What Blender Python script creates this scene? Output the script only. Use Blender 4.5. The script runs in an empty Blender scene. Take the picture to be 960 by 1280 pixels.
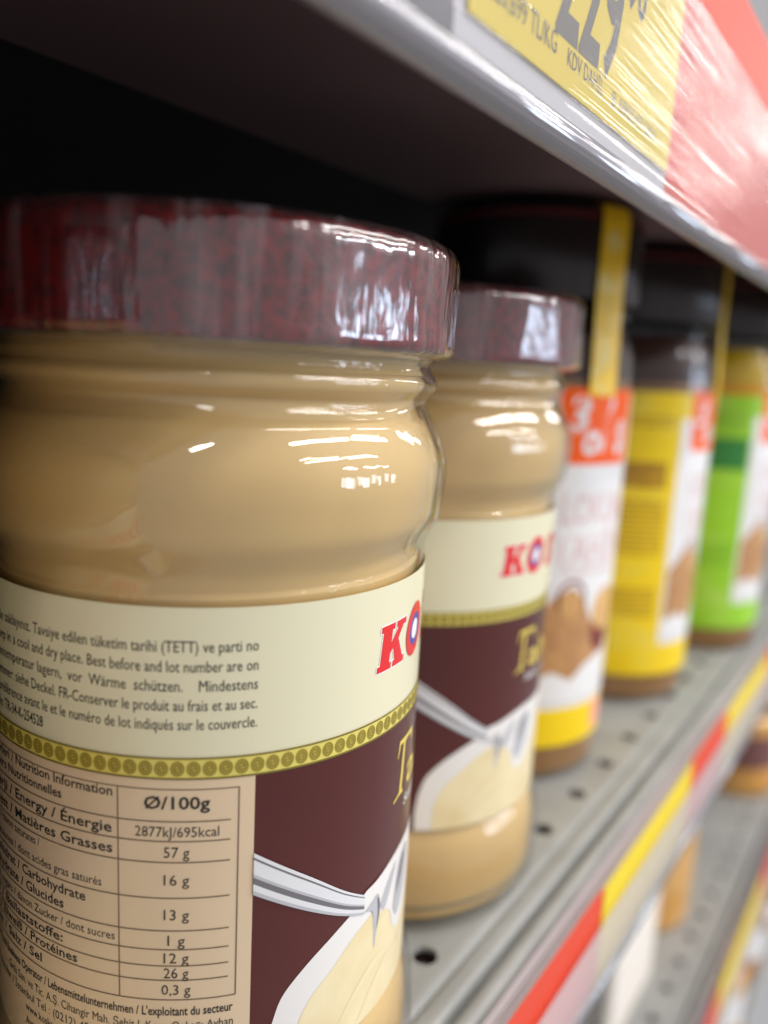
import bpy, bmesh, math, random
from math import sin, cos, pi, radians, sqrt
from mathutils import Vector, Matrix
from mathutils.geometry import tessellate_polygon

# ------------------------------------------------------------------ camera, world, lamps, exposure
scn = bpy.context.scene
COL = scn.collection
S = 0.01                                   # everything below is written in centimetres
CAM_Z = 13.69                              # lens height above the shelf deck
YAW, PITCH, ROLL, F_PX = 0.6087, 0.1804, 0.0528, 978.2

fw = Vector((-sin(YAW) * cos(PITCH), cos(YAW) * cos(PITCH), -sin(PITCH)))
rt = Vector((cos(YAW), sin(YAW), 0))
up = rt.cross(fw)
r2 = cos(ROLL) * rt + sin(ROLL) * up
u2 = -sin(ROLL) * rt + cos(ROLL) * up
cam = bpy.data.cameras.new('camera')
cam.sensor_fit = 'HORIZONTAL'
cam.sensor_width = 36
cam.lens = 36 * F_PX / 960
cam.clip_start = 0.005
cam.clip_end = 200
cam.dof.use_dof = True
cam.dof.focus_distance = 0.122
cam.dof.aperture_fstop = cam.lens / 3.7    # a 3.7 mm pupil
cam.dof.aperture_blades = 0
co = bpy.data.objects.new('camera', cam)
co.matrix_world = Matrix(((r2.x, u2.x, -fw.x, 0), (r2.y, u2.y, -fw.y, 0), (r2.z, u2.z, -fw.z, CAM_Z * S), (0, 0, 0, 1)))
COL.objects.link(co)
scn.camera = co

w = bpy.data.worlds.new('World')
scn.world = w
w.use_nodes = True
w.node_tree.nodes['Background'].inputs[0].default_value = (0.98, 0.97, 1.0, 1)
w.node_tree.nodes['Background'].inputs[1].default_value = 0.46

scn.view_settings.view_transform = 'Standard'
scn.view_settings.look = 'None'
scn.view_settings.exposure = 0.0
scn.view_settings.gamma = 1.0
scn.cycles.max_bounces = 10
scn.cycles.transparent_max_bounces = 24
scn.cycles.caustics_reflective = False
scn.cycles.caustics_refractive = False
scn.cycles.use_denoising = True

def ceiling_tube(x, y, z, length, width, watts, col=(1.0, 0.97, 0.93), along='Y'):
    la = bpy.data.lights.new('ceiling_tube', 'AREA')
    la.shape = 'RECTANGLE'
    la.size, la.size_y = (width, length) if along == 'Y' else (length, width)
    la.energy = watts
    la.color = col
    o = bpy.data.objects.new('ceiling_tube', la)
    o.location = (x, y, z)
    COL.objects.link(o)
    return o

for tx, tw in ((0.9, 32), (2.1, 36), (3.4, 40)):
    for ty in (0.75, 2.4):
        ceiling_tube(tx, ty, 2.0, 1.45, 0.12, tw * 0.84)
for ty in (5.2, 6.9):                                           # the same row further down the aisle
    ceiling_tube(1.5, ty, 2.0, 1.45, 0.12, 32)
ceiling_tube(1.25, -1.6, 2.0, 0.6, 0.12, 10)
for px, py in ((5.0, 2.2), (5.0, 3.4), (5.0, 4.6)):            # cool panels over the next aisle
    ceiling_tube(px, py, 1.75, 0.5, 0.35, 58, (0.86, 0.92, 1.0))

for wy, wz in ((2.3, 0.3), (3.3, 0.3), (4.6, 0.3), (6.4, 0.3)):          # cool lights added out of view for film streaks and glass glints
    wl = ceiling_tube(6.2, wy, wz, 0.5, 1.05, 26, (0.66, 0.80, 1.0))
    wl.name = 'streak_light'
    wl.rotation_euler = (0, radians(90), 0)

# ------------------------------------------------------------------ materials
def hexc(r, g, b):
    f = lambda c: (c / 255 / 12.92) if c / 255 <= 0.04045 else ((c / 255 + 0.055) / 1.055) ** 2.4
    return (f(r), f(g), f(b), 1)

MATS = {}
def mat(name, col, rough=0.5, metal=0.0, coat=0.0, spec=0.5, var=0.0, vscale=300.0, bump=0.0, bscale=600.0, sss=0.0, stretch=None, col2=None, detail=3.0, lo=0.35, hi=0.65):
    if name in MATS:
        return MATS[name]
    m = bpy.data.materials.new(name)
    m.use_nodes = True
    nt = m.node_tree
    p = nt.nodes['Principled BSDF']
    p.inputs['Base Color'].default_value = col
    p.inputs['Roughness'].default_value = rough
    p.inputs['Metallic'].default_value = metal
    p.inputs['Specular IOR Level'].default_value = spec
    p.inputs['Coat Weight'].default_value = coat
    p.inputs['Coat Roughness'].default_value = 0.06
    if sss:
        p.inputs['Subsurface Weight'].default_value = sss
        p.inputs['Subsurface Radius'].default_value = (1.0, 0.7, 0.4)
        p.inputs['Subsurface Scale'].default_value = 0.004
    tc = nt.nodes.new('ShaderNodeTexCoord')
    src = tc.outputs['Object']
    if stretch:
        mp = nt.nodes.new('ShaderNodeMapping')
        mp.inputs['Scale'].default_value = stretch
        nt.links.new(src, mp.inputs[0])
        src = mp.outputs[0]
    if var or col2:
        n = nt.nodes.new('ShaderNodeTexNoise')
        n.inputs['Scale'].default_value = vscale
        n.inputs['Detail'].default_value = detail
        nt.links.new(src, n.inputs['Vector'])
        rp = nt.nodes.new('ShaderNodeMapRange')
        rp.inputs[1].default_value, rp.inputs[2].default_value = lo, hi
        nt.links.new(n.outputs[0], rp.inputs[0])
        mx = nt.nodes.new('ShaderNodeMix')
        mx.data_type = 'RGBA'
        c2 = col2 if col2 else tuple(c * (1 - var) for c in col[:3]) + (1,)
        mx.inputs[6].default_value = col
        mx.inputs[7].default_value = c2
        nt.links.new(rp.outputs[0], mx.inputs[0])
        nt.links.new(mx.outputs[2], p.inputs['Base Color'])
    if bump:
        n2 = nt.nodes.new('ShaderNodeTexNoise')
        n2.inputs['Scale'].default_value = bscale
        n2.inputs['Detail'].default_value = 4
        nt.links.new(src, n2.inputs['Vector'])
        b = nt.nodes.new('ShaderNodeBump')
        b.inputs['Strength'].default_value = bump
        b.inputs['Distance'].default_value = 0.001
        nt.links.new(n2.outputs[0], b.inputs['Height'])
        nt.links.new(b.outputs[0], p.inputs['Normal'])
    MATS[name] = m
    return m

def clear(name, tint=(1, 1, 1, 1), ior=1.5, rough=0.02, boost=1.0, haze=0.0, hazecol=(1, 1, 1, 1), bump=0.0, bscale=200.0, stretch=(1, 1, 1), base=0.0, dist=0.001, streak=0.0):
    """thin clear wall: see-through, with a Fresnel reflection and a little milkiness"""
    m = bpy.data.materials.new(name)
    m.use_nodes = True
    nt = m.node_tree
    nt.nodes.remove(nt.nodes['Principled BSDF'])
    out = nt.nodes['Material Output']
    tr = nt.nodes.new('ShaderNodeBsdfTransparent')
    tr.inputs[0].default_value = tint
    gl = nt.nodes.new('ShaderNodeBsdfGlossy')
    gl.inputs['Roughness'].default_value = rough
    f0 = ((ior - 1) / (ior + 1)) ** 2
    fr = nt.nodes.new('ShaderNodeLayerWeight')      # Schlick, alike from both sides of the thin wall
    fr.inputs[0].default_value = 0.5
    pw = nt.nodes.new('ShaderNodeMath')
    pw.operation = 'POWER'
    pw.inputs[1].default_value = 5.0
    nt.links.new(fr.outputs['Facing'], pw.inputs[0])
    sc = nt.nodes.new('ShaderNodeMath')
    sc.operation = 'MULTIPLY_ADD'
    sc.inputs[1].default_value = 1 - f0
    sc.inputs[2].default_value = f0
    nt.links.new(pw.outputs[0], sc.inputs[0])
    ma = nt.nodes.new('ShaderNodeMath')
    ma.operation = 'MULTIPLY_ADD'
    ma.use_clamp = True
    ma.inputs[1].default_value = boost
    ma.inputs[2].default_value = base
    nt.links.new(sc.outputs[0], ma.inputs[0])
    back = tr
    if haze:
        df = nt.nodes.new('ShaderNodeBsdfDiffuse')
        df.inputs[0].default_value = hazecol
        mh = nt.nodes.new('ShaderNodeMixShader')
        mh.inputs[0].default_value = haze
        nt.links.new(tr.outputs[0], mh.inputs[1])
        nt.links.new(df.outputs[0], mh.inputs[2])
        back = mh
        if streak:                                  # vertical shop reflections put into the haze as milky streaks
            t2 = nt.nodes.new('ShaderNodeTexCoord')
            m2 = nt.nodes.new('ShaderNodeMapping')
            m2.inputs['Scale'].default_value = (1, 1, 0.10)
            n3 = nt.nodes.new('ShaderNodeTexNoise')
            n3.inputs['Scale'].default_value = 190
            n3.inputs['Detail'].default_value = 5
            r3 = nt.nodes.new('ShaderNodeMapRange')
            r3.inputs[1].default_value, r3.inputs[2].default_value = 0.50, 0.80
            r3.inputs[3].default_value, r3.inputs[4].default_value = haze, haze + streak
            nt.links.new(t2.outputs['Object'], m2.inputs[0])
            nt.links.new(m2.outputs[0], n3.inputs['Vector'])
            nt.links.new(n3.outputs[0], r3.inputs[0])
            nt.links.new(r3.outputs[0], mh.inputs[0])
    ms = nt.nodes.new('ShaderNodeMixShader')
    nt.links.new(ma.outputs[0], ms.inputs[0])
    nt.links.new(back.outputs[0], ms.inputs[1])
    nt.links.new(gl.outputs[0], ms.inputs[2])
    nt.links.new(ms.outputs[0], out.inputs[0])
    if bump:
        tc = nt.nodes.new('ShaderNodeTexCoord')
        mp = nt.nodes.new('ShaderNodeMapping')
        mp.inputs['Scale'].default_value = stretch
        n = nt.nodes.new('ShaderNodeTexNoise')
        n.inputs['Scale'].default_value = bscale
        n.inputs['Detail'].default_value = 3
        b = nt.nodes.new('ShaderNodeBump')
        b.inputs['Strength'].default_value = bump
        b.inputs['Distance'].default_value = dist
        nt.links.new(tc.outputs['Object'], mp.inputs[0])
        nt.links.new(mp.outputs[0], n.inputs['Vector'])
        nt.links.new(n.outputs[0], b.inputs['Height'])
        nt.links.new(b.outputs[0], gl.inputs['Normal'])
        nt.links.new(b.outputs[0], fr.inputs['Normal'])
    return m

M_glass = clear('clear_glass', (0.985, 0.985, 0.975, 1), 1.5, 0.03, 1.2, bump=0.10, bscale=130)
M_film = clear('shrink_film', (0.90, 0.87, 0.88, 1), 1.5, 0.09, 1.8, haze=0.012, hazecol=(0.86, 0.80, 0.82, 1), bump=1.0, bscale=170, stretch=(1, 1, 0.2), base=0.07, streak=0.30)
M_pet = clear('clear_plastic_wall', (0.97, 0.97, 0.97, 1), 1.5, 0.04, 1.1)
M_cover = clear('clear_rail_cover', (0.93, 0.92, 0.93, 1), 1.5, 0.05, 0.65, haze=0.15, hazecol=(0.72, 0.70, 0.72, 1), bump=0.4, bscale=900, stretch=(1, 0.0003, 1), base=0.0)
M_cover2 = clear('glare_hazed_rail_cover', (0.93, 0.92, 0.93, 1), 1.5, 0.08, 1.0, haze=0.45, hazecol=(0.80, 0.77, 0.78, 1), bump=0.3, bscale=900, stretch=(1, 0.0003, 1))  # glare on the plastic put in as pale diffuse haze
M_bead = clear('clear_rail_bead', (0.86, 0.84, 0.88, 1), 1.5, 0.03, 1.8, haze=0.30, hazecol=(0.60, 0.58, 0.62, 1), base=0.08)
M_ledge = clear('milky_rail_plastic', (0.9, 0.88, 0.9, 1), 1.5, 0.12, 1.2, haze=0.6, hazecol=(0.72, 0.65, 0.69, 1))

M_tahini = mat('tahini_paste', hexc(228, 192, 130), 0.5, var=0.10, vscale=45, sss=0.15)
M_lid = mat('red_mottled_lid', hexc(142, 5, 9), 0.35, col2=hexc(80, 4, 7), vscale=620, detail=6, lo=0.36, hi=0.64, bump=0.25, bscale=420)
M_cream = mat('cream_label_paper', hexc(224, 218, 186), 0.38, coat=0.25, bump=0.02, bscale=900)
M_maroon = mat('maroon_label_print', hexc(82, 29, 24), 0.3, coat=0.15, var=0.12, vscale=30)
M_tan = mat('tan_label_print', hexc(220, 196, 164), 0.4, coat=0.2)
M_gold = mat('gold_band_print', hexc(222, 206, 104), 0.35, coat=0.2)
M_olive = mat('olive_rosette_print', hexc(150, 134, 48), 0.4)
M_olive2 = mat('dark_olive_print', hexc(120, 106, 40), 0.4)
M_ink = mat('dark_text_ink', hexc(44, 42, 38), 0.5)
M_line = mat('table_line_ink', hexc(112, 92, 72), 0.5)
M_red = mat('red_logo_ink', hexc(222, 26, 30), 0.35, coat=0.3)
M_blue = mat('blue_logo_ink', hexc(64, 78, 160), 0.4)
M_white = mat('white_print', hexc(240, 238, 234), 0.4)
M_goldink = mat('gold_letter_ink', hexc(232, 206, 88), 0.3, coat=0.3)
M_bowl = mat('white_bowl_print', hexc(232, 228, 224), 0.35, coat=0.2)
M_bowlcream = mat('cream_bowl_print', hexc(226, 206, 156), 0.35, coat=0.2, col2=hexc(238, 222, 180), vscale=90)
M_swirl = mat('pale_swirl_print', hexc(236, 220, 178), 0.35, coat=0.2)
M_sp_l = mat('light_spoon_print', hexc(222, 222, 224), 0.35, coat=0.2)
M_sp_m = mat('mid_spoon_print', hexc(184, 184, 188), 0.35, coat=0.2)
M_sp_d = mat('dark_spoon_print', hexc(112, 108, 112), 0.35, coat=0.2)
M_steel = mat('painted_grey_steel', hexc(152, 153, 151), 0.40, var=0.16, vscale=60, detail=6, bump=0.05, bscale=500)
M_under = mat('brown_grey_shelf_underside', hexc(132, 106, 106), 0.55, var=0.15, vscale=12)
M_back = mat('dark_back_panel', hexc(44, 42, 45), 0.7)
M_redcard = mat('red_card', hexc(228, 68, 36), 0.5, var=0.06, vscale=20)
M_yel = mat('yellow_tag_paper', hexc(232, 206, 36), 0.55)
M_tagwhite = mat('white_tag_paper', hexc(206, 205, 210), 0.55)
M_tagink = mat('grey_tag_ink', hexc(104, 100, 92), 0.6)
M_blacklid = mat('black_plastic_lid', hexc(42, 34, 34), 0.24, bump=0.05, bscale=300)
M_redline = mat('dark_red_lid_line', hexc(92, 16, 24), 0.4)
M_brown = mat('brown_spread', hexc(158, 116, 68), 0.45, var=0.12, vscale=50)
M_cocoa = mat('cocoa_spread', hexc(66, 38, 26), 0.4)
M_pist = mat('olive_yellow_spread', hexc(216, 178, 8), 0.4)
M_jyel = mat('yellow_jar_label', hexc(248, 212, 8), 0.4, coat=0.08, col2=hexc(242, 214, 70), vscale=70, lo=0.5, hi=0.72)
M_jyel2 = mat('mustard_print', hexc(196, 150, 24), 0.4, col2=hexc(160, 116, 22), vscale=160)
M_jgrn = mat('green_jar_label', hexc(156, 214, 40), 0.4, coat=0.08, col2=hexc(178, 222, 90), vscale=70, lo=0.5, hi=0.72)
M_jgrn2 = mat('dark_green_print', hexc(52, 132, 58), 0.4)
M_jgrn3 = mat('mid_green_print', hexc(124, 184, 34), 0.4)
M_jwhite = mat('white_jar_label', hexc(236, 234, 234), 0.35, coat=0.3)
M_orange = mat('orange_badge_print', hexc(255, 98, 6), 0.45, spec=0.25)
M_badgeW = mat('pale_pink_edge_print', hexc(252, 170, 140), 0.4)
M_rose = mat('faded_red_lettering', hexc(222, 190, 190), 0.4)
M_grey_l = mat('pale_grey_print', hexc(190, 188, 190), 0.4)
M_nut = mat('hazelnut_shell_print', hexc(140, 48, 34), 0.4, col2=hexc(96, 40, 30), vscale=150)
M_kern = mat('hazelnut_kernel_print', hexc(222, 178, 112), 0.4, col2=hexc(206, 156, 96), vscale=150)
M_paste = mat('nut_paste_print', hexc(196, 148, 92), 0.5, col2=hexc(178, 126, 80), vscale=260)
M_seal = mat('yellow_paper_seal', hexc(252, 204, 26), 0.45, col2=hexc(248, 226, 140), vscale=110, lo=0.52, hi=0.66)
M_sealO = mat('orange_yellow_seal', hexc(226, 146, 14), 0.45)

# ------------------------------------------------------------------ mesh helpers (cm in, metres out)
def link(name, me, m, parent=None, smooth=False, auto=None):
    o = bpy.data.objects.new(name, me)
    if m:
        me.materials.append(m)
    COL.objects.link(o)
    o.parent = parent
    if smooth:
        for p in me.polygons:
            p.use_smooth = True
    return o

def build(name, vs, fs, m, parent=None, smooth=False):
    me = bpy.data.meshes.new(name)
    me.from_pydata([(x * S, y * S, z * S) for x, y, z in vs], [], fs)
    me.update()
    return link(name, me, m, parent, smooth)

def thing(name, label, cat, loc, rz=0.0, group=None):
    o = bpy.data.objects.new(name, None)
    o.empty_display_size = 0.02
    COL.objects.link(o)
    o.location = tuple(c * S for c in loc)
    o.rotation_euler = (0, 0, rz)
    o['label'] = label
    o['category'] = cat
    if group:
        o['group'] = group
    return o

def tag(o, label, cat, group=None):
    o['label'] = label
    o['category'] = cat
    if group:
        o['group'] = group
    return o

def smooth_profile(pts, n=6):
    """Catmull-Rom through (r,z) points"""
    out = []
    for i in range(len(pts) - 1):
        p0, p1, p2, p3 = pts[max(i - 1, 0)], pts[i], pts[i + 1], pts[min(i + 2, len(pts) - 1)]
        for k in range(n):
            t = k / n
            out.append(tuple(0.5 * (2 * p1[a] + (p2[a] - p0[a]) * t + (2 * p0[a] - 5 * p1[a] + 4 * p2[a] - p3[a]) * t * t + (3 * p1[a] - p0[a] - 3 * p2[a] + p3[a]) * t ** 3) for a in (0, 1)))
    out.append(pts[-1])
    return out

def lathe(prof, seg=128, wob=None):
    vs, fs = [], []
    n = len(prof)
    for i in range(seg):
        a = 2 * pi * i / seg
        for j, (r, z) in enumerate(prof):
            rr = r + (wob(a, z, j) if wob else 0)
            vs.append((rr * cos(a), rr * sin(a), z))
    for i in range(seg):
        k = (i + 1) % seg
        for j in range(n - 1):
            fs.append((i * n + j, k * n + j, k * n + j + 1, i * n + j + 1))
    return vs, fs

def patch(R, p0, p1, z0, z1, step=3.0):
    """part of a cylinder wall, angles in degrees"""
    n = max(1, int(abs(p1 - p0) / step))
    vs, fs = [], []
    for i in range(n + 1):
        a = radians(p0 + (p1 - p0) * i / n)
        vs += [(R * cos(a), R * sin(a), z0), (R * cos(a), R * sin(a), z1)]
    for i in range(n):
        fs.append((2 * i, 2 * i + 2, 2 * i + 3, 2 * i + 1))
    return vs, fs

def lerp_curve(c, x):
    if x <= c[0][0]:
        return c[0][1]
    for (a, b), (d, e) in zip(c, c[1:]):
        if x <= d:
            return b + (e - b) * (x - a) / (d - a)
    return c[-1][1]

def ribbon(R, p0, p1, lo, hi, step=1.0):
    """between two curves z(angle) on a cylinder"""
    n = max(1, int(abs(p1 - p0) / step))
    vs, fs = [], []
    for i in range(n + 1):
        ph = p0 + (p1 - p0) * i / n
        a = radians(ph)
        vs += [(R * cos(a), R * sin(a), lerp_curve(lo, ph)), (R * cos(a), R * sin(a), lerp_curve(hi, ph))]
    for i in range(n):
        fs.append((2 * i, 2 * i + 2, 2 * i + 3, 2 * i + 1))
    return vs, fs

def merge(*parts):
    V, F = [], []
    for vs, fs in parts:
        k = len(V)
        V += vs
        F += [tuple(i + k for i in f) for f in fs]
    return V, F

def flat_poly(pts, slice_u=None):
    """polygon in the label plane (u, z) -> triangles, cut every slice_u cm so that it can be bent"""
    bm = bmesh.new()
    bv = [bm.verts.new((x, y, 0)) for x, y in pts]
    for tri in tessellate_polygon([[Vector((x, y, 0)) for x, y in pts]]):
        try:
            bm.faces.new([bv[i] for i in tri])
        except ValueError:
            pass
    if slice_u:
        x0, x1 = min(p[0] for p in pts), max(p[0] for p in pts)
        k = math.floor(x0 / slice_u) + 1
        while k * slice_u < x1:
            bmesh.ops.bisect_plane(bm, geom=bm.verts[:] + bm.edges[:] + bm.faces[:], plane_co=(k * slice_u, 0, 0), plane_no=(1, 0, 0))
            k += 1
    for f in bm.faces:
        f.normal_update()
        if f.normal.z < 0:
            f.normal_flip()
    bm.verts.index_update()
    vs = [(v.co.x, v.co.y) for v in bm.verts]
    fs = [tuple(v.index for v in f.verts) for f in bm.faces]
    bm.free()
    return vs, fs

def wrap(flat, R, Rref=3.8):
    """bend (u,z) art round a jar; u is arc length at radius Rref"""
    vs, fs = flat
    return [(R * cos(u / Rref), R * sin(u / Rref), z) for u, z in vs], fs

def U(deg, Rref=3.8):
    return radians(deg) * Rref

TXT = {}
def text_flat(body, cap, width=None, cw=None, right=None, left=None, center=None, z=0.0, bold=0.0, shear=0.0):
    """one line of lettering as flat triangles: cap height and width in cm, z is the middle of the capitals"""
    key = (body, bold, shear)
    if key not in TXT:
        cu = bpy.data.curves.new('lettering', 'FONT')
        cu.body = body
        cu.size = 1.0
        cu.resolution_u = 2
        cu.offset = bold
        cu.shear = shear
        o = bpy.data.objects.new('lettering', cu)
        me = bpy.data.meshes.new_from_object(o)
        vs = [(v.co.x, v.co.y) for v in me.vertices]
        fs = [tuple(p.vertices) for p in me.polygons]
        bpy.data.objects.remove(o)
        bpy.data.curves.remove(cu)
        bpy.data.meshes.remove(me)
        TXT[key] = (vs, fs)
    vs, fs = TXT[key]
    x0, x1 = min(v[0] for v in vs), max(v[0] for v in vs)
    if cw:
        width = cw * len(body)
    sy = cap / 0.70
    sx = width / (x1 - x0)
    if right is not None:
        ox = right - width
    elif left is not None:
        ox = left
    else:
        ox = center - width / 2
    return [((v[0] - x0) * sx + ox, v[1] * sy + z - cap / 2) for v in vs], fs

def ellipse(cx, cz, rx, rz, n=28, a0=0.0, a1=2 * pi):
    return [(cx + rx * cos(a0 + (a1 - a0) * i / n), cz + rz * sin(a0 + (a1 - a0) * i / n)) for i in range(n)]

def ring_flat(cx, cz, rx, rz, k, n=28, tilt=0.0):
    vs, fs = [], []
    for i in range(n):
        a = 2 * pi * i / n
        for s in (1, k):
            x, y = rx * s * cos(a), rz * s * sin(a)
            vs.append((cx + x + tilt * y, cz + y))
    for i in range(n):
        j = (i + 1) % n
        fs.append((2 * i, 2 * j, 2 * j + 1, 2 * i + 1))
    return vs, fs

def extrude_profile(prof, y0, y1, closed=True, ny=1):
    """(x,z) section swept along the shelf"""
    n = len(prof)
    vs, fs = [], []
    for k in range(ny + 1):
        y = y0 + (y1 - y0) * k / ny
        vs += [(x, y, z) for x, z in prof]
    m = n if closed else n - 1
    for k in range(ny):
        for i in range(m):
            j = (i + 1) % n
            fs.append((k * n + i, k * n + j, (k + 1) * n + j, (k + 1) * n + i))
    if closed:
        fs.append(tuple(range(n))[::-1])
        fs.append(tuple(ny * n + i for i in range(n)))
    return vs, fs

def box(x0, x1, y0, y1, z0, z1):
    vs = [(x, y, z) for x in (x0, x1) for y in (y0, y1) for z in (z0, z1)]
    return vs, [(0, 1, 3, 2), (4, 6, 7, 5), (0, 4, 5, 1), (2, 3, 7, 6), (0, 2, 6, 4), (1, 5, 7, 3)]

def copy_tree(o, parent=None):
    c = o.copy()
    COL.objects.link(c)
    c.parent = parent
    for ch in list(o.children):
        copy_tree(ch, c)
    return c

# ------------------------------------------------------------------ the shelving
Y0, Y1 = -60.0, 190.0
UP_Z, LOW_Z, FLOOR_Z = 20.3, -20.7, -41.4

def shelf(zs, name):
    """steel deck with a perforated row, rounded nose, groove and a second bar along the front"""
    parts = []
    hx0, hx1 = -8.62, -7.72
    # deck behind and in front of the perforated strip
    parts.append(([(-44, Y0, zs), (hx0, Y0, zs), (hx0, Y1, zs), (-44, Y1, zs)], [(0, 1, 2, 3)]))
    # perforated strip
    pitch, r = 2.7, 0.33
    k0 = int((Y0 - 21.2) / pitch) + 1
    yprev = Y0
    ys = [21.2 + pitch * k for k in range(k0, int((Y1 - 21.2) / pitch))]
    if zs == 0.0:                              # on this deck one slot sits out of step between the tahini jars
        ys = sorted([y for y in ys if not 12.5 < y < 16.5] + [14.4])
    for yc in ys:
        a, b = yc - 0.45, yc + 0.45
        parts.append(([(hx0, yprev, zs), (hx1, yprev, zs), (hx1, a, zs), (hx0, a, zs)], [(0, 1, 2, 3)]))
        xc = (hx0 + hx1) / 2
        sq = [(hx1, yc), (hx1, b), (xc, b), (hx0, b), (hx0, yc), (hx0, a), (xc, a), (hx1, a)]
        vs, fs = [], []
        for i in range(8):
            t = pi / 4 * i
            sx, sy = sq[i]
            cx, cy = xc + r * cos(t), yc + r * sin(t)
            vs += [(sx, sy, zs), (cx, cy, zs), (xc + r * 0.94 * cos(t), yc + r * 0.94 * sin(t), zs - 0.04), (xc + r * 0.94 * cos(t), yc + r * 0.94 * sin(t), zs - 0.14)]
        for i in range(8):
            j = (i + 1) % 8
            for q in range(3):
                fs.append((4 * i + q, 4 * j + q, 4 * j + q + 1, 4 * i + q + 1))
        parts.append((vs, fs))
        yprev = b
    parts.append(([(hx0, yprev, zs), (hx1, yprev, zs), (hx1, Y1, zs), (hx0, Y1, zs)], [(0, 1, 2, 3)]))
    deck = build(name, *merge(*parts), M_steel)
    deck['kind'] = 'structure'
    # nose: crease, flush rounded bar, groove, second bar, folded down front
    nose = [(hx1, 0), (-7.50, 0), (-7.46, -0.03), (-7.44, -0.10), (-7.38, -0.10), (-7.36, -0.05), (-7.31, -0.01), (-7.24, 0.0), (-7.02, 0.0), (-6.93, -0.02), (-6.87, -0.08), (-6.85, -0.16), (-6.84, -0.55), (-6.70, -0.55), (-6.69, -0.18), (-6.65, -0.07), (-6.57, -0.02), (-6.44, -0.02), (-6.34, -0.06), (-6.26, -0.14), (-6.22, -0.25), (-6.22, -0.95), (-6.3, -1.0)]
    vs, fs = extrude_profile([(x, z + zs) for x, z in nose], Y0, Y1, closed=False)
    build('front_nose', vs, fs, M_steel, deck, smooth=True)
    # underside: front tray, then a recess towards the back, shade put into its colour
    vs, fs = extrude_profile([(x, z + zs) for x, z in [(-6.3, -1.0), (-15.1, -1.0), (-15.1, -0.6)]], Y0, Y1, closed=False)
    build('underside', vs, fs, M_under, deck)
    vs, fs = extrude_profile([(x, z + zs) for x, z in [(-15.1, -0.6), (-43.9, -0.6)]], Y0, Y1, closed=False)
    build('rear_underside_shaded', vs, fs, M_back, deck)
    return deck

shelf(0.0, 'shelf')
shelf(UP_Z, 'shelf')
shelf(LOW_Z, 'shelf')
shelf(FLOOR_Z, 'shelf')
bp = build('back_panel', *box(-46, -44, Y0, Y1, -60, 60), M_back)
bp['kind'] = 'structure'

# ------------------------------------------------------------------ price rails along the shelf fronts
def price_rail(label, zb, zc, zt, x, z_sh, cover=M_cover):
    """zb bottom bead, zc top of clear cover, zt top of the card behind"""
    t = thing('price_rail', label, 'price rail', (0, 0, 0))
    # hook plastic running back to the shelf nose
    led = [(-6.2, z_sh - 0.3), (-6.2, z_sh - 0.10), (-6.12, z_sh - 0.02), (-6.04, z_sh - 0.10), (-5.97, z_sh - 0.10), (-5.90, z_sh - 0.01), (-5.84, z_sh - 0.08), (x - 0.30, z_sh - 0.04), (x - 0.26, z_sh + 0.08), (x - 0.22, min(zt, z_sh + 0.12)), (x - 0.12, min(zt, z_sh + 0.12)), (x - 0.12, zb + 0.3), (x - 0.2, zb + 0.3), (x - 0.2, z_sh - 0.3)]
    build('back_plate', *extrude_profile(led, Y0, Y1), M_ledge, t)
    bead = [(x - 0.1 + 0.24 * cos(a), zb + 0.26 + 0.26 * sin(a)) for a in [2 * pi * i / 14 for i in range(14)]]
    build('bottom_bead', *extrude_profile(bead, Y0, Y1), M_bead, t, smooth=True)
    n = 10
    cov = []
    for i in range(n + 1):
        s = i / n
        cov.append((x + 0.10 + 0.10 * sin(pi * s), zb + 0.42 + (zc - zb - 0.42) * s))
    build('clear_cover', *extrude_profile(cov, Y0, Y1, closed=False), cover, t, smooth=True)
    return t

XU, XL = -5.2, -5.5
price_rail('clear plastic price rail with a large yellow 229 tag above the jars', CAM_Z + 3.30, CAM_Z + 7.5, CAM_Z + 9.1, XU, UP_Z)
price_rail('clear plastic price rail on the front of the shelf the jars stand on', CAM_Z - 16.9, CAM_Z - 14.3, CAM_Z - 13.35, XL, 0.0, M_cover2)
price_rail('clear plastic price rail on the perforated shelf below the jars', CAM_Z - 37.8, CAM_Z - 35.0, CAM_Z - 33.5, XL, LOW_Z, M_cover2)

def card(name, x, y0, y1, z0, z1, m, label, cat, group=None, thick=0.04):
    o = build(name, *box(x - thick, x, y0, y1, z0, z1), m)
    return tag(o, label, cat, group)

# upper rail inserts
card('red_strip', XU - 0.02, 16.75, 120, CAM_Z + 3.75, CAM_Z + 9.1, M_redcard, 'pale red card strip in the rail beside the yellow 229 tag', 'card strip')
card('white_strip', XU - 0.02, -40, 16.72, CAM_Z + 3.6, CAM_Z + 7.3, M_tagwhite, 'white paper strip behind the yellow 229 price tag', 'card strip')
pt = thing('price_tag', 'yellow price tag reading 229 in the rail above the jars', 'price tag', (XU + 0.03, 8.6, CAM_Z + 4.15))
build('tag_paper', *box(-0.03, 0.0, 0, 8.0, 0, 3.45), M_yel, pt)
def rail_text(name, lines, m, parent, x=0.006):
    V, F = [], []
    for fl in lines:
        k = len(V)
        V += [(x, u, z) for u, z in fl[0]]
        F += [tuple(i + k for i in f) for f in fl[1]]
    return build(name, V, F, m, parent)
rail_text('price_digits', [text_flat('229', 1.9, width=2.5, left=2.35, z=1.62, bold=0.02), text_flat('90', 0.75, width=0.9, left=5.0, z=2.3, bold=0.02)], M_tagink, pt)
rail_text('small_print', [text_flat('220,699 TL/KG', 0.30, width=2.0, left=0.45, z=0.48), text_flat('KDV DAHİL', 0.24, width=1.45, left=2.85, z=0.44),
                          text_flat('8 690547 206', 0.24, width=2.4, left=4.7, z=0.42)], M_tagink, pt)['kind'] = 'stuff'
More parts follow.
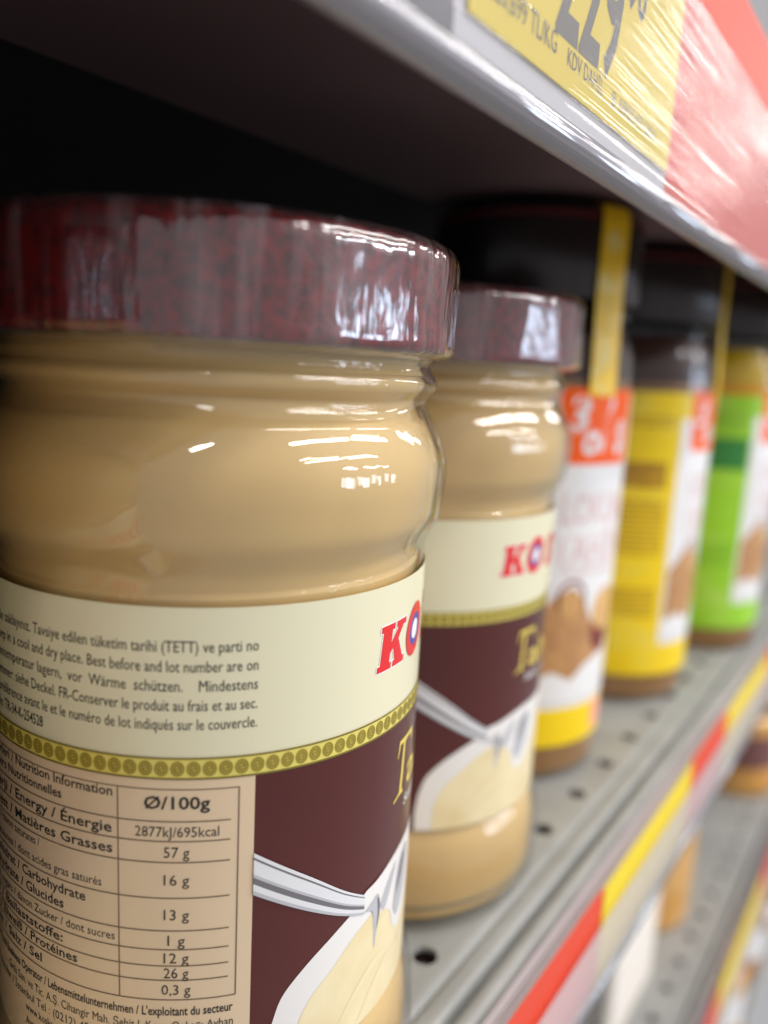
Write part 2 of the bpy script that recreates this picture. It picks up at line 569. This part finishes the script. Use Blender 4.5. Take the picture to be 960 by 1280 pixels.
gt = build('dark_tag', *merge(box(XU - 0.02, XU + 0.02, 3.0, 8.3, CAM_Z + 3.74, CAM_Z + 6.6)), mat('dark_grey_card', hexc(96, 92, 100), 0.5))
tag(gt, 'dark grey card with rounded corner left of the yellow 229 tag', 'card')

# middle rail inserts
yb = [(-40, 19.2, 'r'), (19.2, 28.3, 'y'), (28.3, 34.0, 'r'), (34.0, 43.5, 'y'), (43.5, 52, 'r'), (52, 62, 'y'), (62, 120, 'r')]
DESC_R = ['long orange-red card strip in the rail in front of the first two jars', 'short orange-red card strip between two yellow tags below the hazelnut label jar', 'orange-red card strip beyond the second yellow tag', 'far orange-red card strip at the end of the jar shelf rail']
DESC_Y = ['yellow blank price tag in the rail under the hazelnut label jar', 'yellow price tag in the rail under the green label jar', 'far yellow price tag beyond the green label jar']
ri = yi = 0
for a, b, k in yb:
    z0, z1 = CAM_Z - 16.6, CAM_Z - 13.35
    if k == 'r':
        card('red_strip', XL - 0.02, a, b - 0.05, z0, z1, M_redcard, DESC_R[ri], 'card strip'); ri += 1
    else:
        card('price_tag', XL, a, b - 0.05, z0, z1 - 0.05, M_yel, DESC_Y[yi], 'price tag'); yi += 1
# lower rail inserts
lb = [(-20, 44, 'r'), (44, 57, 'y'), (57, 90, 'r'), (90, 104, 'y')]
DL = iter(['orange-red card strip in the lowest visible rail', 'yellow price tag in the lowest visible rail', 'long orange-red card strip past the yellow tag in the lowest rail', 'far yellow price tag in the lowest rail'])
for a, b, k in lb:
    card('red_strip' if k == 'r' else 'price_tag', XL - 0.02, a, b - 0.05, CAM_Z - 37.4, CAM_Z - 33.5, M_redcard if k == 'r' else M_yel, next(DL), 'card strip' if k == 'r' else 'price tag')

# ------------------------------------------------------------------ the tahini jar
RL = 3.80
def make_tahini_jar():
    t = thing('tahini_jar', 'tahini jar with nutrition table turned to the aisle', 'jar', (0, 0, 0), group='tahini jars')
    body = [(0.0, 0.25), (2.6, 0.22), (3.45, 0.05), (3.74, 0.0), (3.91, 0.06), (4.02, 0.25), (4.08, 0.62), (4.09, 1.1), (4.075, 1.55), (4.02, 2.0), (3.93, 2.35), (3.80, 2.62), (3.765, 2.8)]
    wall = [(3.765, 2.8), (3.765, 10.45)]
    top = [(3.765, 10.45), (3.765, 10.60), (3.785, 10.78), (3.87, 10.98), (4.0, 11.25), (4.06, 11.65), (4.08, 11.95), (4.05, 12.25), (3.95, 12.55), (3.8, 12.85), (3.68, 13.05), (3.65, 13.18), (3.72, 13.28), (3.80, 13.38), (3.82, 13.48), (3.78, 13.58), (3.70, 13.68), (3.69, 13.80), (3.74, 13.9), (3.76, 14.2), (3.76, 15.2)]
    prof = smooth_profile(body, 4)[:-1] + [(3.765, 2.8 + 7.65 * i / 10) for i in range(10)] + smooth_profile(top, 4)
    th = lambda z: 0.10 if 2.7 < z < 10.5 else (0.20 if z > 12.9 else 0.14)
    wall_in = [(max(r - th(z), 0.0), z + (0.14 if z < 0.6 else 0)) for r, z in prof if z > 0.3]
    g = build('glass', *merge(lathe(prof, 160), lathe(wall_in, 120)), M_glass, t, smooth=True)
    inner = []
    for r, z in prof:
        if z > 13.6:
            break
        inner.append((max(r - th(z) - 0.012, 0.0), z + (0.16 if z < 0.6 else 0)))
    inner += [(3.47, 13.8), (3.48, 13.95), (3.4, 14.02), (2.0, 14.05), (0.0, 14.05)]
    build('tahini', *lathe(inner, 120), M_tahini, t, smooth=True)
    # lid: skirt with a rolled lower rim and a rounded shoulder
    lp = [(3.93, 13.97), (4.02, 13.98), (4.06, 14.05), (4.05, 14.16), (4.03, 14.25), (4.03, 15.25), (4.01, 15.40), (3.95, 15.50), (3.85, 15.56), (3.6, 15.56), (3.5, 15.50), (0.0, 15.50)]
    build('lid', *lathe(lp, 128), M_lid, t, smooth=True)
    rnd = random.Random(4)
    ph = [rnd.uniform(0, 6.28) for _ in range(12)]
    def wob(a, z, j):
        s = 0.0
        for i, (f, amp) in enumerate(((5, .010), (9, .008), (17, .006), (31, .005), (47, .004), (73, .003))):
            s += amp * sin(f * a + ph[i] + (z - 14.5) * (0.7 if i % 2 else -0.9))
        # flat facets where the film is pulled tight
        s += -0.012 * abs(sin(4.5 * a + 0.6))
        return s
    fp = [(3.80, 13.86), (3.96, 13.90), (4.08, 13.96), (4.105, 14.06)] + [(4.10, 14.15 + 1.15 * i / 9) for i in range(10)] + [(4.085, 15.42), (4.04, 15.53), (3.96, 15.60), (3.84, 15.62), (3.6, 15.61), (3.45, 15.60)]
    build('shrink_film', *lathe(fp, 300, wob), M_film, t, smooth=True)
    # label: cream band, maroon field and tan panel printed on one wrap
    lab = build('label', *patch(RL, -160, 190, 2.70, 10.40, 3), M_cream, t, smooth=True)
    R1, R2, R3, R4, R5, R6 = (RL + 0.005 * k for k in range(1, 7))
    build('maroon_field', *patch(R1, -33.9, 188, 2.70, 7.92, 3), M_maroon, lab, smooth=True)
    build('tan_panel', *patch(R1, -160, -33.9, 2.70, 7.92, 3), M_tan, lab, smooth=True)
    build('gold_band', *patch(R2, -160, 188, 7.90, 8.22, 2), M_gold, lab, smooth=True)
    ros, ros2 = [], []
    du = 0.222
    nros = int(U(346) / du)
    for i in range(nros):
        u = U(-159) + (i + 0.5) * du
        ros.append(ring_flat(u, 8.06, 0.098, 0.115, 0.72, 16))
        ros2.append(ring_flat(u, 8.06, 0.066, 0.078, 0.45, 10))
        ros2.append(flat_poly([(u - 0.02, 8.03), (u + 0.03, 8.06), (u + 0.02, 8.09), (u - 0.03, 8.06)]))
    o = build('gold_rosettes', *wrap(merge(*ros), R3), M_olive, lab); o['kind'] = 'stuff'
    o = build('gold_rosettes', *wrap(merge(*ros2), R3), M_olive, lab); o['kind'] = 'stuff'
    build('band_edge', *merge(patch(R3, -160, 188, 7.895, 7.925, 2), patch(R3, -160, 188, 8.20, 8.228, 2)), M_olive2, lab)
    # small print on the cream band
    r = U(-33.8)
    L = [('Serin ve kuru yerde saklayınız. Tavsiye edilen tüketim tarihi (TETT) ve parti no', .0690, 9.85),
         ('kapaktadır. EN-Keep in a cool and dry place. Best before and lot number are on', .0705, 9.565),
         ('the lid. DE-Bei Raumtemperatur lagern,  vor  Wärme  schützen.    Mindestens', .0760, 9.285),
         ('haltbar bis und Losnummer: siehe Deckel. FR-Conserver le produit au frais et au sec.', .0685, 9.0),
         ('A consommer de préférence avant le et le numéro de lot indiqués sur le couvercle.', .0690, 8.72)]
    lines = [text_flat(s, 0.165, cw=c, right=r, z=z) for s, c, z in L]
    lines.append(text_flat('İşletme Kayıt No: TR-34-K-254528', 0.165, cw=.066, right=U(-82), z=8.46, bold=0.006))
    build('small_print', *wrap(merge(*lines), R1), M_ink, lab)
    # nutrition table
    B, N = 0.012, 0.0
    T = [('Besin Değerleri / Nutrition Information', -64.2, 7.66, .088, .15, B), ('Valeurs Nutritionnelles', -77, 7.44, .086, .15, B),
         ('Enerji / Energy / Énergie', -64.4, 7.10, .113, .165, B), ('Yağ / Fett / Matières Grasses', -64.3, 6.78, .115, .165, B),
         ('Doymuş yağ / davon saturates /', -84.2, 6.50, .068, .14, N), ('gesättigte Fettsäuren / dont acides gras saturés', -67, 6.20, .070, .14, N),
         ('Karbonhidrat / Carbohydrate', -71.1, 5.90, .104, .16, B), ('Kohlenhydrate / Glucides', -77.1, 5.66, .104, .16, B),
         ('Şekerler / sugars / davon Zucker / dont sucres', -64, 5.36, .073, .14, N), ('Lif / Ballaststoffe:', -77.6, 5.08, .104, .155, B),
         ('Protein / Eiweiß / Protéines', -73.6, 4.82, .104, .155, B), ('Tuz / Salz / Sel', -84.6, 4.54, .104, .155, B),
         ("Gıda İşletmecisi / Food Business Operator / Lebensmittelunternehmen / L'exploitant du secteur", -37.8, 4.17, .0602, .15, 0.014),
         ('Gıda San. ve Tic. A.Ş. Cihangir Mah. Şehit J. Kom. Onbaşı Ayhan', -37.7, 3.92, .0655, .15, N),
         ('Cad. Avcılar / İstanbul Tel : (0212) 456 61 00', -62.5, 3.68, .072, .15, N), ('www.koska.com', -77, 3.45, .075, .15, N), ('Avrupa / Gergen', -76, 3.2, .07, .15, N)]
    lines = [text_flat(s, c, cw=w_, right=U(p), z=z, bold=b) for s, p, z, w_, c, b in T]
    cx = U(-50.3)
    for s, z, wd, c, b in (('Ø/100g', 7.54, .92, .19, 0.018), ('2877kJ/695kcal', 7.09, 1.18, .16, N), ('57 g', 6.77, .36, .17, N), ('16 g', 6.33, .36, .17, N), ('13 g', 5.77, .36, .17, N), ('1 g', 5.35, .25, .17, N), ('12 g', 5.06, .36, .17, N), ('26 g', 4.81, .36, .17, N), ('0,3 g', 4.53, .42, .17, N)):
        lines.append(text_flat(s, c, width=wd, center=cx, z=z, bold=b))
    build('table_text', *wrap(merge(*lines), R2), M_ink, lab)
    ln = []
    for z in (7.25, 6.94, 6.61, 6.04, 5.51, 5.20, 4.93, 4.69):
        ln.append(patch(R2, -150, -39, z - 0.010, z + 0.010, 2))
    ln.append(patch(R2, -150, -37.3, 4.35, 4.37, 2))
    ln.append(patch(R2, -150, -37.3, 7.735, 7.752, 2))
    for p in (-63.0, -37.3):
        ln.append(patch(R2, p - 0.14, p + 0.14, 4.36, 7.75, 1))
    build('table_lines', *merge(*ln), M_line, lab)
    # red logo: slab K, ringed O, then S K A
    Kp = [(0, 0), (.48, 0), (.48, .14), (.40, .14), (.40, .34), (.49, .44), (.60, .14), (.54, .14), (.54, 0), (1.02, 0), (1.02, .14), (.94, .14), (.68, .60), (.86, .86), (.97, .86), (.97, 1), (.56, 1), (.56, .86), (.63, .86), (.40, .57), (.40, .86), (.48, .86), (.48, 1), (0, 1), (0, .86), (.08, .86), (.08, .14), (0, .14)]
    def slab(u0, z0, wd, h, sh=0.13, grow=0.0):
        pts = [(u0 + x * wd + sh * y * h, z0 + y * h) for x, y in Kp]
        if grow:
            n = len(pts)
            out = []
            for i in range(n):
                a, b, c = Vector(pts[i - 1]), Vector(pts[i]), Vector(pts[(i + 1) % n])
                n1 = Vector(((b - a).y, -(b - a).x)).normalized()
                n2 = Vector(((c - b).y, -(c - b).x)).normalized()
                m_ = (n1 + n2)
                m_ = m_ / max(m_.dot(n1), 0.4) if m_.length > 1e-6 else n1
                out.append(tuple(b + m_ * grow))
            pts = out
        return flat_poly(pts, 0.12)
    ku = U(-2.4)
    build('logo_outline', *wrap(merge(slab(ku, 9.00, .80, .74, grow=0.022), slab(ku + 2.65, 9.02, .80, .74, grow=0.022)), R1), M_white, lab)
    ouc, ozc = ku + 1.32, 9.40
    build('logo_letters', *wrap(merge(slab(ku, 9.00, .80, .74), slab(ku + 2.65, 9.02, .80, .74), ring_flat(ouc, ozc, .40, .46, .60, 40, 0.13),
          text_flat('S', .74, width=.62, left=ku + 1.95, z=9.39, bold=0.05, shear=0.13), text_flat('A', .74, width=.8, left=ku + 3.6, z=9.39, bold=0.05, shear=0.13)), R2), M_red, lab)
    build('logo_blue_ring', *wrap(ring_flat(ouc, ozc, .245, .285, .60, 32, 0.13), R2), M_blue, lab)
    build('logo_white_core', *wrap(flat_poly([(x + 0.13 * (z - ozc), z) for x, z in ellipse(ouc, ozc, .146, .17)], 0.1), R2), M_white, lab)
    # gold product name and white line under it
    t0 = U(9.2)
    def tp(pts, h=1.05, wd=.80, sh=.10):
        return flat_poly([(t0 + x * wd + sh * y * h, 6.45 + y * h) for x, y in pts], 0.12)
    Tp = [(0.10, -0.02), (.38, .02), (.42, .05), (.36, .08), (.40, .92), (.16, .92), (.08, .80), (.02, .70), (.0, .70), (.04, .98), (.08, 1.0), (1.0, 1.0), (1.02, .74), (.98, .74), (.92, .90), (.56, .92), (.52, .08), (.58, .05)]
    Tp = [(0.02, -0.04), (.26, .01), (.50, .01), (.50, .05), (.42, .08), (.42, .90), (.56, .92), (.84, .92), (.94, .74), (.98, .74), (.98, 1.0), (.06, 1.0), (0.0, .72), (.04, .72), (.12, .92), (.30, .92), (.28, .08), (.2, .05), (0.02, 0.0)]
    build('gold_name', *wrap(merge(tp(Tp), text_flat('ahin', .62, width=2.5, left=t0 + .62, z=6.80, bold=0.01)), R2), M_goldink, lab)
    build('white_line_text', *wrap(text_flat('Susam Ezmesi', .19, width=2.2, left=U(17), z=6.22, shear=0.2, bold=0.005), R2), M_white, lab)
    # picture: bowl of cream with a spoon
    outer = [(-29.7, 3.2), (-29.2, 3.5), (-28.4, 3.72), (-26, 4.12), (-19.6, 4.52), (-12, 4.82), (-6.8, 4.98), (-1, 5.15), (6.2, 5.31), (14.8, 5.42), (23, 5.46), (32, 5.47), (41, 5.46), (49, 5.42), (58, 5.31), (65, 5.15), (71, 4.98), (76, 4.82), (83.6, 4.52), (90, 4.12), (93.7, 3.2)]
    inner_ = [(-23.2, 3.1), (-22.4, 3.4), (-21.0, 3.65), (-18, 3.92), (-13.9, 4.12), (-7.5, 4.45), (-2.1, 4.62), (8, 4.80), (20, 4.9), (32, 4.92), (44, 4.9), (56, 4.8), (66, 4.62), (78, 4.12), (85, 3.65), (87.2, 3.1)]
    outer, inner_ = smooth_profile(outer, 5), smooth_profile(inner_, 5)
    flo = [(-40, 2.70), (100, 2.70)]
    build('bowl_picture', *ribbon(R2, -29.7, 93.7, flo, outer, 0.8), M_bowl, lab, smooth=True)
    build('cream_picture', *ribbon(R3, -23.2, 87.2, flo, inner_, 0.8), M_bowlcream, lab, smooth=True)
    sw = []
    for (pa, pb, z0, z1, h) in ((-12, 10, 2.9, 3.7, .16), (-4, 20, 2.75, 3.45, .22), (10, 40, 3.3, 3.0, .2)):
        lo_ = [(pa + (pb - pa) * i / 10, z0 + (z1 - z0) * i / 10 + 0.18 * sin(pi * i / 10)) for i in range(11)]
        hi_ = [(p, z + h * sin(pi * i / 10)) for i, (p, z) in enumerate(lo_)]
        sw.append(ribbon(R4, pa, pb, lo_, hi_, 1.0))
    build('cream_swirl', *merge(*sw), M_swirl, lab, smooth=True)
    # spoon handle as tonal stripes
    top_ = [(-33.9, 6.67), (-20, 6.02), (-10, 5.50), (-2.0, 5.14)]
    bot_ = [(-33.9, 5.99), (-20, 5.43), (-10, 5.05), (-2.0, 4.80)]
    top_, bot_ = smooth_profile(top_, 6), smooth_profile(bot_, 6)
    def stripe(a, b, R, p1=-2.6):
        mixc = lambda k: [(p, z + (lerp_curve(bot_, p) - z) * k) for p, z in top_]
        return ribbon(R, -33.85, p1, mixc(b), mixc(a), 0.8)
    build('spoon_handle', *merge(stripe(0, .10, R5), stripe(.16, .50, R5), stripe(.74, .90, R5)), M_sp_l, lab, smooth=True)
    build('spoon_shade', *merge(stripe(.10, .16, R5), stripe(.58, .74, R5)), M_sp_d, lab, smooth=True)
    build('spoon_tone', *merge(stripe(.50, .58, R5), stripe(.90, 1.0, R5)), M_sp_m, lab, smooth=True)
    D = lambda pts: flat_poly([(U(p), z) for p, z in smooth_profile(pts + pts[:1], 4)[:-1]], 0.12)
    build('spoon_head', *wrap(D([(-5.2, 4.88), (-3, 5.18), (2, 5.25), (10, 5.36), (20, 5.42), (32, 5.40), (33, 4.7), (26, 4.1), (18, 3.75), (13, 3.95), (11, 4.3), (6.5, 4.55), (4.0, 4.45), (2.6, 3.95), (1.6, 4.5), (0.2, 4.80)]), R4), M_bowl, lab)
    build('spoon_head_shade', *wrap(merge(D([(-2.6, 4.84), (0.6, 4.92), (3.2, 4.98), (4.6, 4.72), (3.4, 4.3), (2.7, 3.98), (2.2, 4.4), (0.8, 4.74)]), D([(4.6, 4.7), (8, 5.0), (13, 5.22), (11, 4.9), (8, 4.6), (6, 4.55)]), D([(12.5, 4.3), (15, 5.0), (20, 5.25), (24, 5.1), (22, 4.5), (16, 4.05)])), R5), M_sp_m, lab)
    build('spoon_head_streak', *wrap(merge(D([(3.0, 4.92), (3.8, 4.86), (4.4, 4.62), (3.2, 4.3), (3.6, 4.6)]), D([(14, 4.5), (17, 5.0), (20, 5.15), (18, 4.8)])), R6), M_sp_d, lab)
    return t

jar = make_tahini_jar()
jar.location = (-10.40 * S, 9.65 * S, 0)
jar['label'] = 'tahini jar with red shrink-wrapped lid, its nutrition table turned to view'
jar2 = copy_tree(jar)
jar2.location = (-11.44 * S, 17.79 * S, 0)
jar2.rotation_euler = (0, 0, radians(-20.5))
jar0 = copy_tree(jar)                      # the row goes on out of frame; added to shade the next jar
jar0.location = (-10.8 * S, 0.2 * S, 0)
jar0.rotation_euler = (0, 0, radians(14))
jar0['label'] = 'unseen tahini jar before the nutrition table jar in the same row'
jar2['label'] = 'tahini jar standing between the nutrition table jar and the hazelnut label jar'

# ------------------------------------------------------------------ nut spread jars
RJ = 3.62
def spread_jar(label, loc, rz, neck, field, kind, seal=-11.0):
    t = thing('spread_jar', label, 'jar', loc, radians(rz), group='nut spread jars with black lids')
    prof = smooth_profile([(0, .2), (2.4, .18), (3.2, .02), (3.42, 0), (3.54, .06), (3.60, .25), (3.60, .8)], 4)[:-1] + [(3.60, z) for z in (.8, 4, 8, 12, 13.6)] + smooth_profile([(3.60, 13.7), (3.58, 14.4), (3.5, 14.9), (3.36, 15.3), (3.26, 15.6), (3.28, 15.8), (3.34, 15.9), (3.28, 16.0), (3.2, 16.3), (3.2, 18.4)], 4)
    build('jar_wall', *lathe(prof, 96), M_pet, t, smooth=True)
    inn = [(max(r - .09, 0), z + (.1 if z < .5 else 0)) for r, z in prof if z < 13.55] + [(3.5, 13.6), (3.5, 13.7), (0, 13.7)]
    build('spread', *lathe(inn, 80), M_brown, t, smooth=True)
    nk = [(3.49, 13.72), (3.46, 14.4), (3.36, 14.9), (3.2, 15.35), (3.1, 15.6), (0, 15.6)]
    build('neck_fill', *lathe(nk, 80), neck, t, smooth=True)
    lidp = [(3.2, 16.15), (3.46, 16.15), (3.5, 16.22), (3.5, 18.6), (3.45, 18.85), (3.3, 18.97), (0, 18.97)]
    def knurl(a, z, j):
        return 0.02 * sin(80 * a) if 1 < j < 4 else 0
    ld = build('lid', *lathe(lidp, 240, knurl), M_blacklid, t, smooth=True)
    build('lid_line', *lathe([(3.525, 18.55), (3.525, 18.72)], 96), M_redline, ld, smooth=True)
    lab = build('label', *patch(RJ, -178, 178, 1.25, 13.35, 3), field, t, smooth=True)
    R1, R2, R3 = RJ + .008, RJ + .016, RJ + .024
    W = lambda fl, R: wrap(fl, R, RJ)
    UU = lambda d: U(d, RJ)
    # white front with hazelnut picture (centred on local angle 0)
    build('white_front', *patch(R1, -36, 40, 2.62, 12.3 if kind != 'white' else 13.3, 3), M_jwhite, lab, smooth=True)
    build('grey_curve', *ribbon(R2, -35, 39, [(-36, 2.78), (40, 2.78)], [(-36, 2.82), (40, 2.82)], 2), M_grey_l, lab)
    nutp = []
    build('paste_picture', *ribbon(RJ + .012, -34, 28, [(-34, 3.7), (-20, 3.95), (-8, 3.6), (2, 4.1), (12, 4.3), (28, 4.9)], [(-34, 5.9), (-22, 6.6), (-12, 6.9), (-4, 6.5), (4, 5.6), (28, 5.6)], 1), M_paste, lab)
    build('nut_shell_picture', *W(merge(ring_flat(UU(-12), 6.5, .62, .66, .8, 24), flat_poly(ellipse(UU(17), 5.35, .80, 1.0), .15)), R2), M_nut, lab)
    build('nut_kernel_picture', *W(merge(flat_poly(ellipse(UU(18), 5.95, .85, .78), .15), flat_poly(ellipse(UU(-12), 6.3, .46, .5), .15)), R3), M_kern, lab)
    build('front_lettering', *W(merge(text_flat('LOKUM', 1.0, width=3.0, center=UU(1), z=9.55, bold=0.01), text_flat('TAHİN', 1.0, width=3.4, center=UU(1), z=8.2, bold=0.01)), R2), M_rose, lab)
    build('front_caption', *W(merge(text_flat('Fındık Ezmesi', .28, width=2.6, center=UU(1), z=7.42), patch_flat(UU(-22), UU(24), 7.62, 7.66)), R2), M_rose, lab)
    build('yellow_foot', *patch(R1, -60, 60, 1.25, 2.62, 3), M_jyel if kind != 'green' else field, lab, smooth=True)
    build('net_weight_patch', *patch(R2, 14, 32, 1.5, 2.5, 3), M_badgeW, lab)
    build('orange_badge', *W(flat_poly([(UU(-27) + x * UU(52), 11.0 + z * 2.45) for x, z in [(0.03, 0), (.97, 0), (1.0, .05), (1.04, .95), (1.0, 1.0), (.5, .97), (0, 1.0), (-.04, .95), (0, .05)]], .15), R2), M_orange, lab)
    build('badge_lettering', *W(merge(text_flat('3', 1.1, width=.85, left=UU(-25), z=12.6, shear=0.15, bold=0.03), text_flat('o', 1.1, width=.72, left=UU(-15), z=11.9, shear=0.15, bold=0.03), text_flat('/', 1.6, width=.62, left=UU(-4), z=12.3, shear=0.2, bold=0.03), text_flat('s', 1.5, width=.62, left=UU(9), z=12.15, shear=0.1, bold=0.03)), R3), M_jwhite, lab)
    # back: rows of small print
    if kind == 'green':
        build('dark_panel', *patch(R1, -80, -38, 9.6, 11.2, 3), M_jgrn2, lab)
        build('text_rows', *merge(*[patch(R1, -86, -40, z, z + .09, 3) for z in [4.6 + .22 * i for i in range(6)] + [11.6 + .22 * i for i in range(5)]]), M_jgrn3, lab)['kind'] = 'stuff'
        build('orange_rim', *lathe([(3.63, 13.36), (3.63, 13.75)], 96), M_sealO, t, smooth=True)
    else:
        build('dark_panel', *patch(R1, -88, -44, 9.4, 10.5, 3), M_jyel2, lab)
        build('text_rows', *merge(*[patch(R1, -88, -42, z, z + .10, 3) for z in [6.6 + .22 * i for i in range(11)] + [3.9 + .22 * i for i in range(6)] + [12.0, 12.25]]), M_jyel2, lab)['kind'] = 'stuff'
    # paper seal bridging from the badge up over the lid
    ang = seal
    sp = [(RJ + .03, 13.2), (RJ + .035, 14.0), (3.56, 16.3), (3.56, 18.6), (3.5, 18.92), (3.35, 19.02), (2.2, 19.03)]
    hw = .58
    vs, fs = [], []
    for d in (0, .02):
        for r, z in sp:
            for s in (-hw, 0, hw):
                a = radians(ang) + s / max(r, 3)
                vs.append(((r + d) * cos(a), (r + d) * sin(a), z + (d if r < 3.5 else 0)))
    n = len(sp)
    for q in range(2):
        for i in range(n - 1):
            for k in range(2):
                b = q * n * 3 + i * 3 + k
                fs.append((b, b + 1, b + 4, b + 3))
    build('paper_seal', vs, fs, M_seal, t)
    return t

def patch_flat(u0, u1, z0, z1, n=8):
    vs, fs = [], []
    for i in range(n + 1):
        u = u0 + (u1 - u0) * i / n
        vs += [(u, z0), (u, z1)]
    for i in range(n):
        fs.append((2 * i, 2 * i + 2, 2 * i + 3, 2 * i + 1))
    return vs, fs

spread_jar('black-lidded spread jar with orange badge, hazelnut picture and yellow seal beside the tahini jars', (-12.27, 26.08, 0), -18, M_cocoa, M_jwhite, 'white', -5)
spread_jar('black-lidded spread jar with yellow label and dark brown neck', (-11.59, 35.41, 0), 2, M_cocoa, M_jyel, 'yellow', 4)
spread_jar('black-lidded spread jar with bright green label', (-10.3, 45.2, 0), -5, M_pist, M_jgrn, 'green')

# ------------------------------------------------------------------ goods on the lower shelves
def ridged_pack(label, loc, rz):
    t = thing('ridged_pack', label, 'pack', loc, radians(rz))
    vs, fs = [], []
    n, h = 30, 13.0
    ring = [(-3.5, -4), (3.2, -4), (3.5, -3.7), (3.5, 3.7), (3.2, 4), (-3.5, 4)]
    for i in range(n * 2 + 1):
        z = h * i / (n * 2)
        d = -0.10 if i % 2 else 0.0
        vs += [(x + (d if x > 0 else -d), y + (d if y > 0 else -d), z) for x, y in ring]
    k = len(ring)
    for i in range(n * 2):
        for j in range(k):
            m_ = (j + 1) % k
            fs.append((i * k + j, i * k + m_, (i + 1) * k + m_, (i + 1) * k + j))
    fs.append(tuple(n * 2 * k + j for j in range(k)))
    build('carton', vs, fs, mat('white_corrugated_card', hexc(204, 198, 190), 0.6), t)
    build('print_patch', *box(-1.8, 2.6, 4.0, 4.04, 2.0, 6.0), mat('pale_orange_print', hexc(226, 160, 110), 0.5), t)
    build('print_patch', *box(-1.8, 2.6, 4.0, 4.05, 0.6, 1.9), mat('lime_print', hexc(196, 200, 70), 0.5), t)
    return t

ridged_pack('white ridged pack on the perforated shelf below the jars', (-12.8, 40.0, LOW_Z), 0)

def low_jar(label, loc, cont, lidm, band):
    t = thing('low_jar', label, 'jar', loc)
    p = smooth_profile([(0, .1), (3.0, .05), (3.4, 0), (3.65, .3), (3.7, .8), (3.7, 6.2), (3.6, 6.8), (3.3, 7.2), (3.3, 7.6)], 4)
    build('jar_wall', *lathe(p, 64), cont, t, smooth=True)
    build('lid', *lathe([(3.3, 7.4), (3.5, 7.4), (3.5, 8.6), (3.4, 8.75), (0, 8.75)], 64), lidm, t, smooth=True)
    build('label', *lathe([(3.73, 2.6), (3.73, 5.6)], 64), band, t, smooth=True)
    return t

low_jar('small amber jar with plum label on the perforated lower shelf', (-11.0, 72.0, LOW_Z), mat('amber_spread', hexc(214, 160, 84), 0.35, coat=0.5), M_brown, mat('plum_label', hexc(120, 78, 74), 0.4))
low_jar('amber jar with brown lid behind the white ridged pack', (-12.6, 49.5, LOW_Z), mat('amber_spread', hexc(214, 160, 84)), M_brown, M_kern)
low_jar('jar with white label on the bottom shelf in front of the rail', (-10.2, 66.0, FLOOR_Z), mat('amber_spread', hexc(214, 160, 84)), mat('rose_lid', hexc(196, 110, 110), 0.4), M_jwhite)
low_jar('jar with brown label further along the bottom shelf', (-10.2, 76.0, FLOOR_Z), M_brown, M_redline, M_jwhite)
low_jar('jar with rose lid at the end of the bottom shelf row', (-10.2, 86.0, FLOOR_Z), M_jwhite, mat('rose_lid', hexc(196, 110, 110)), M_brown)
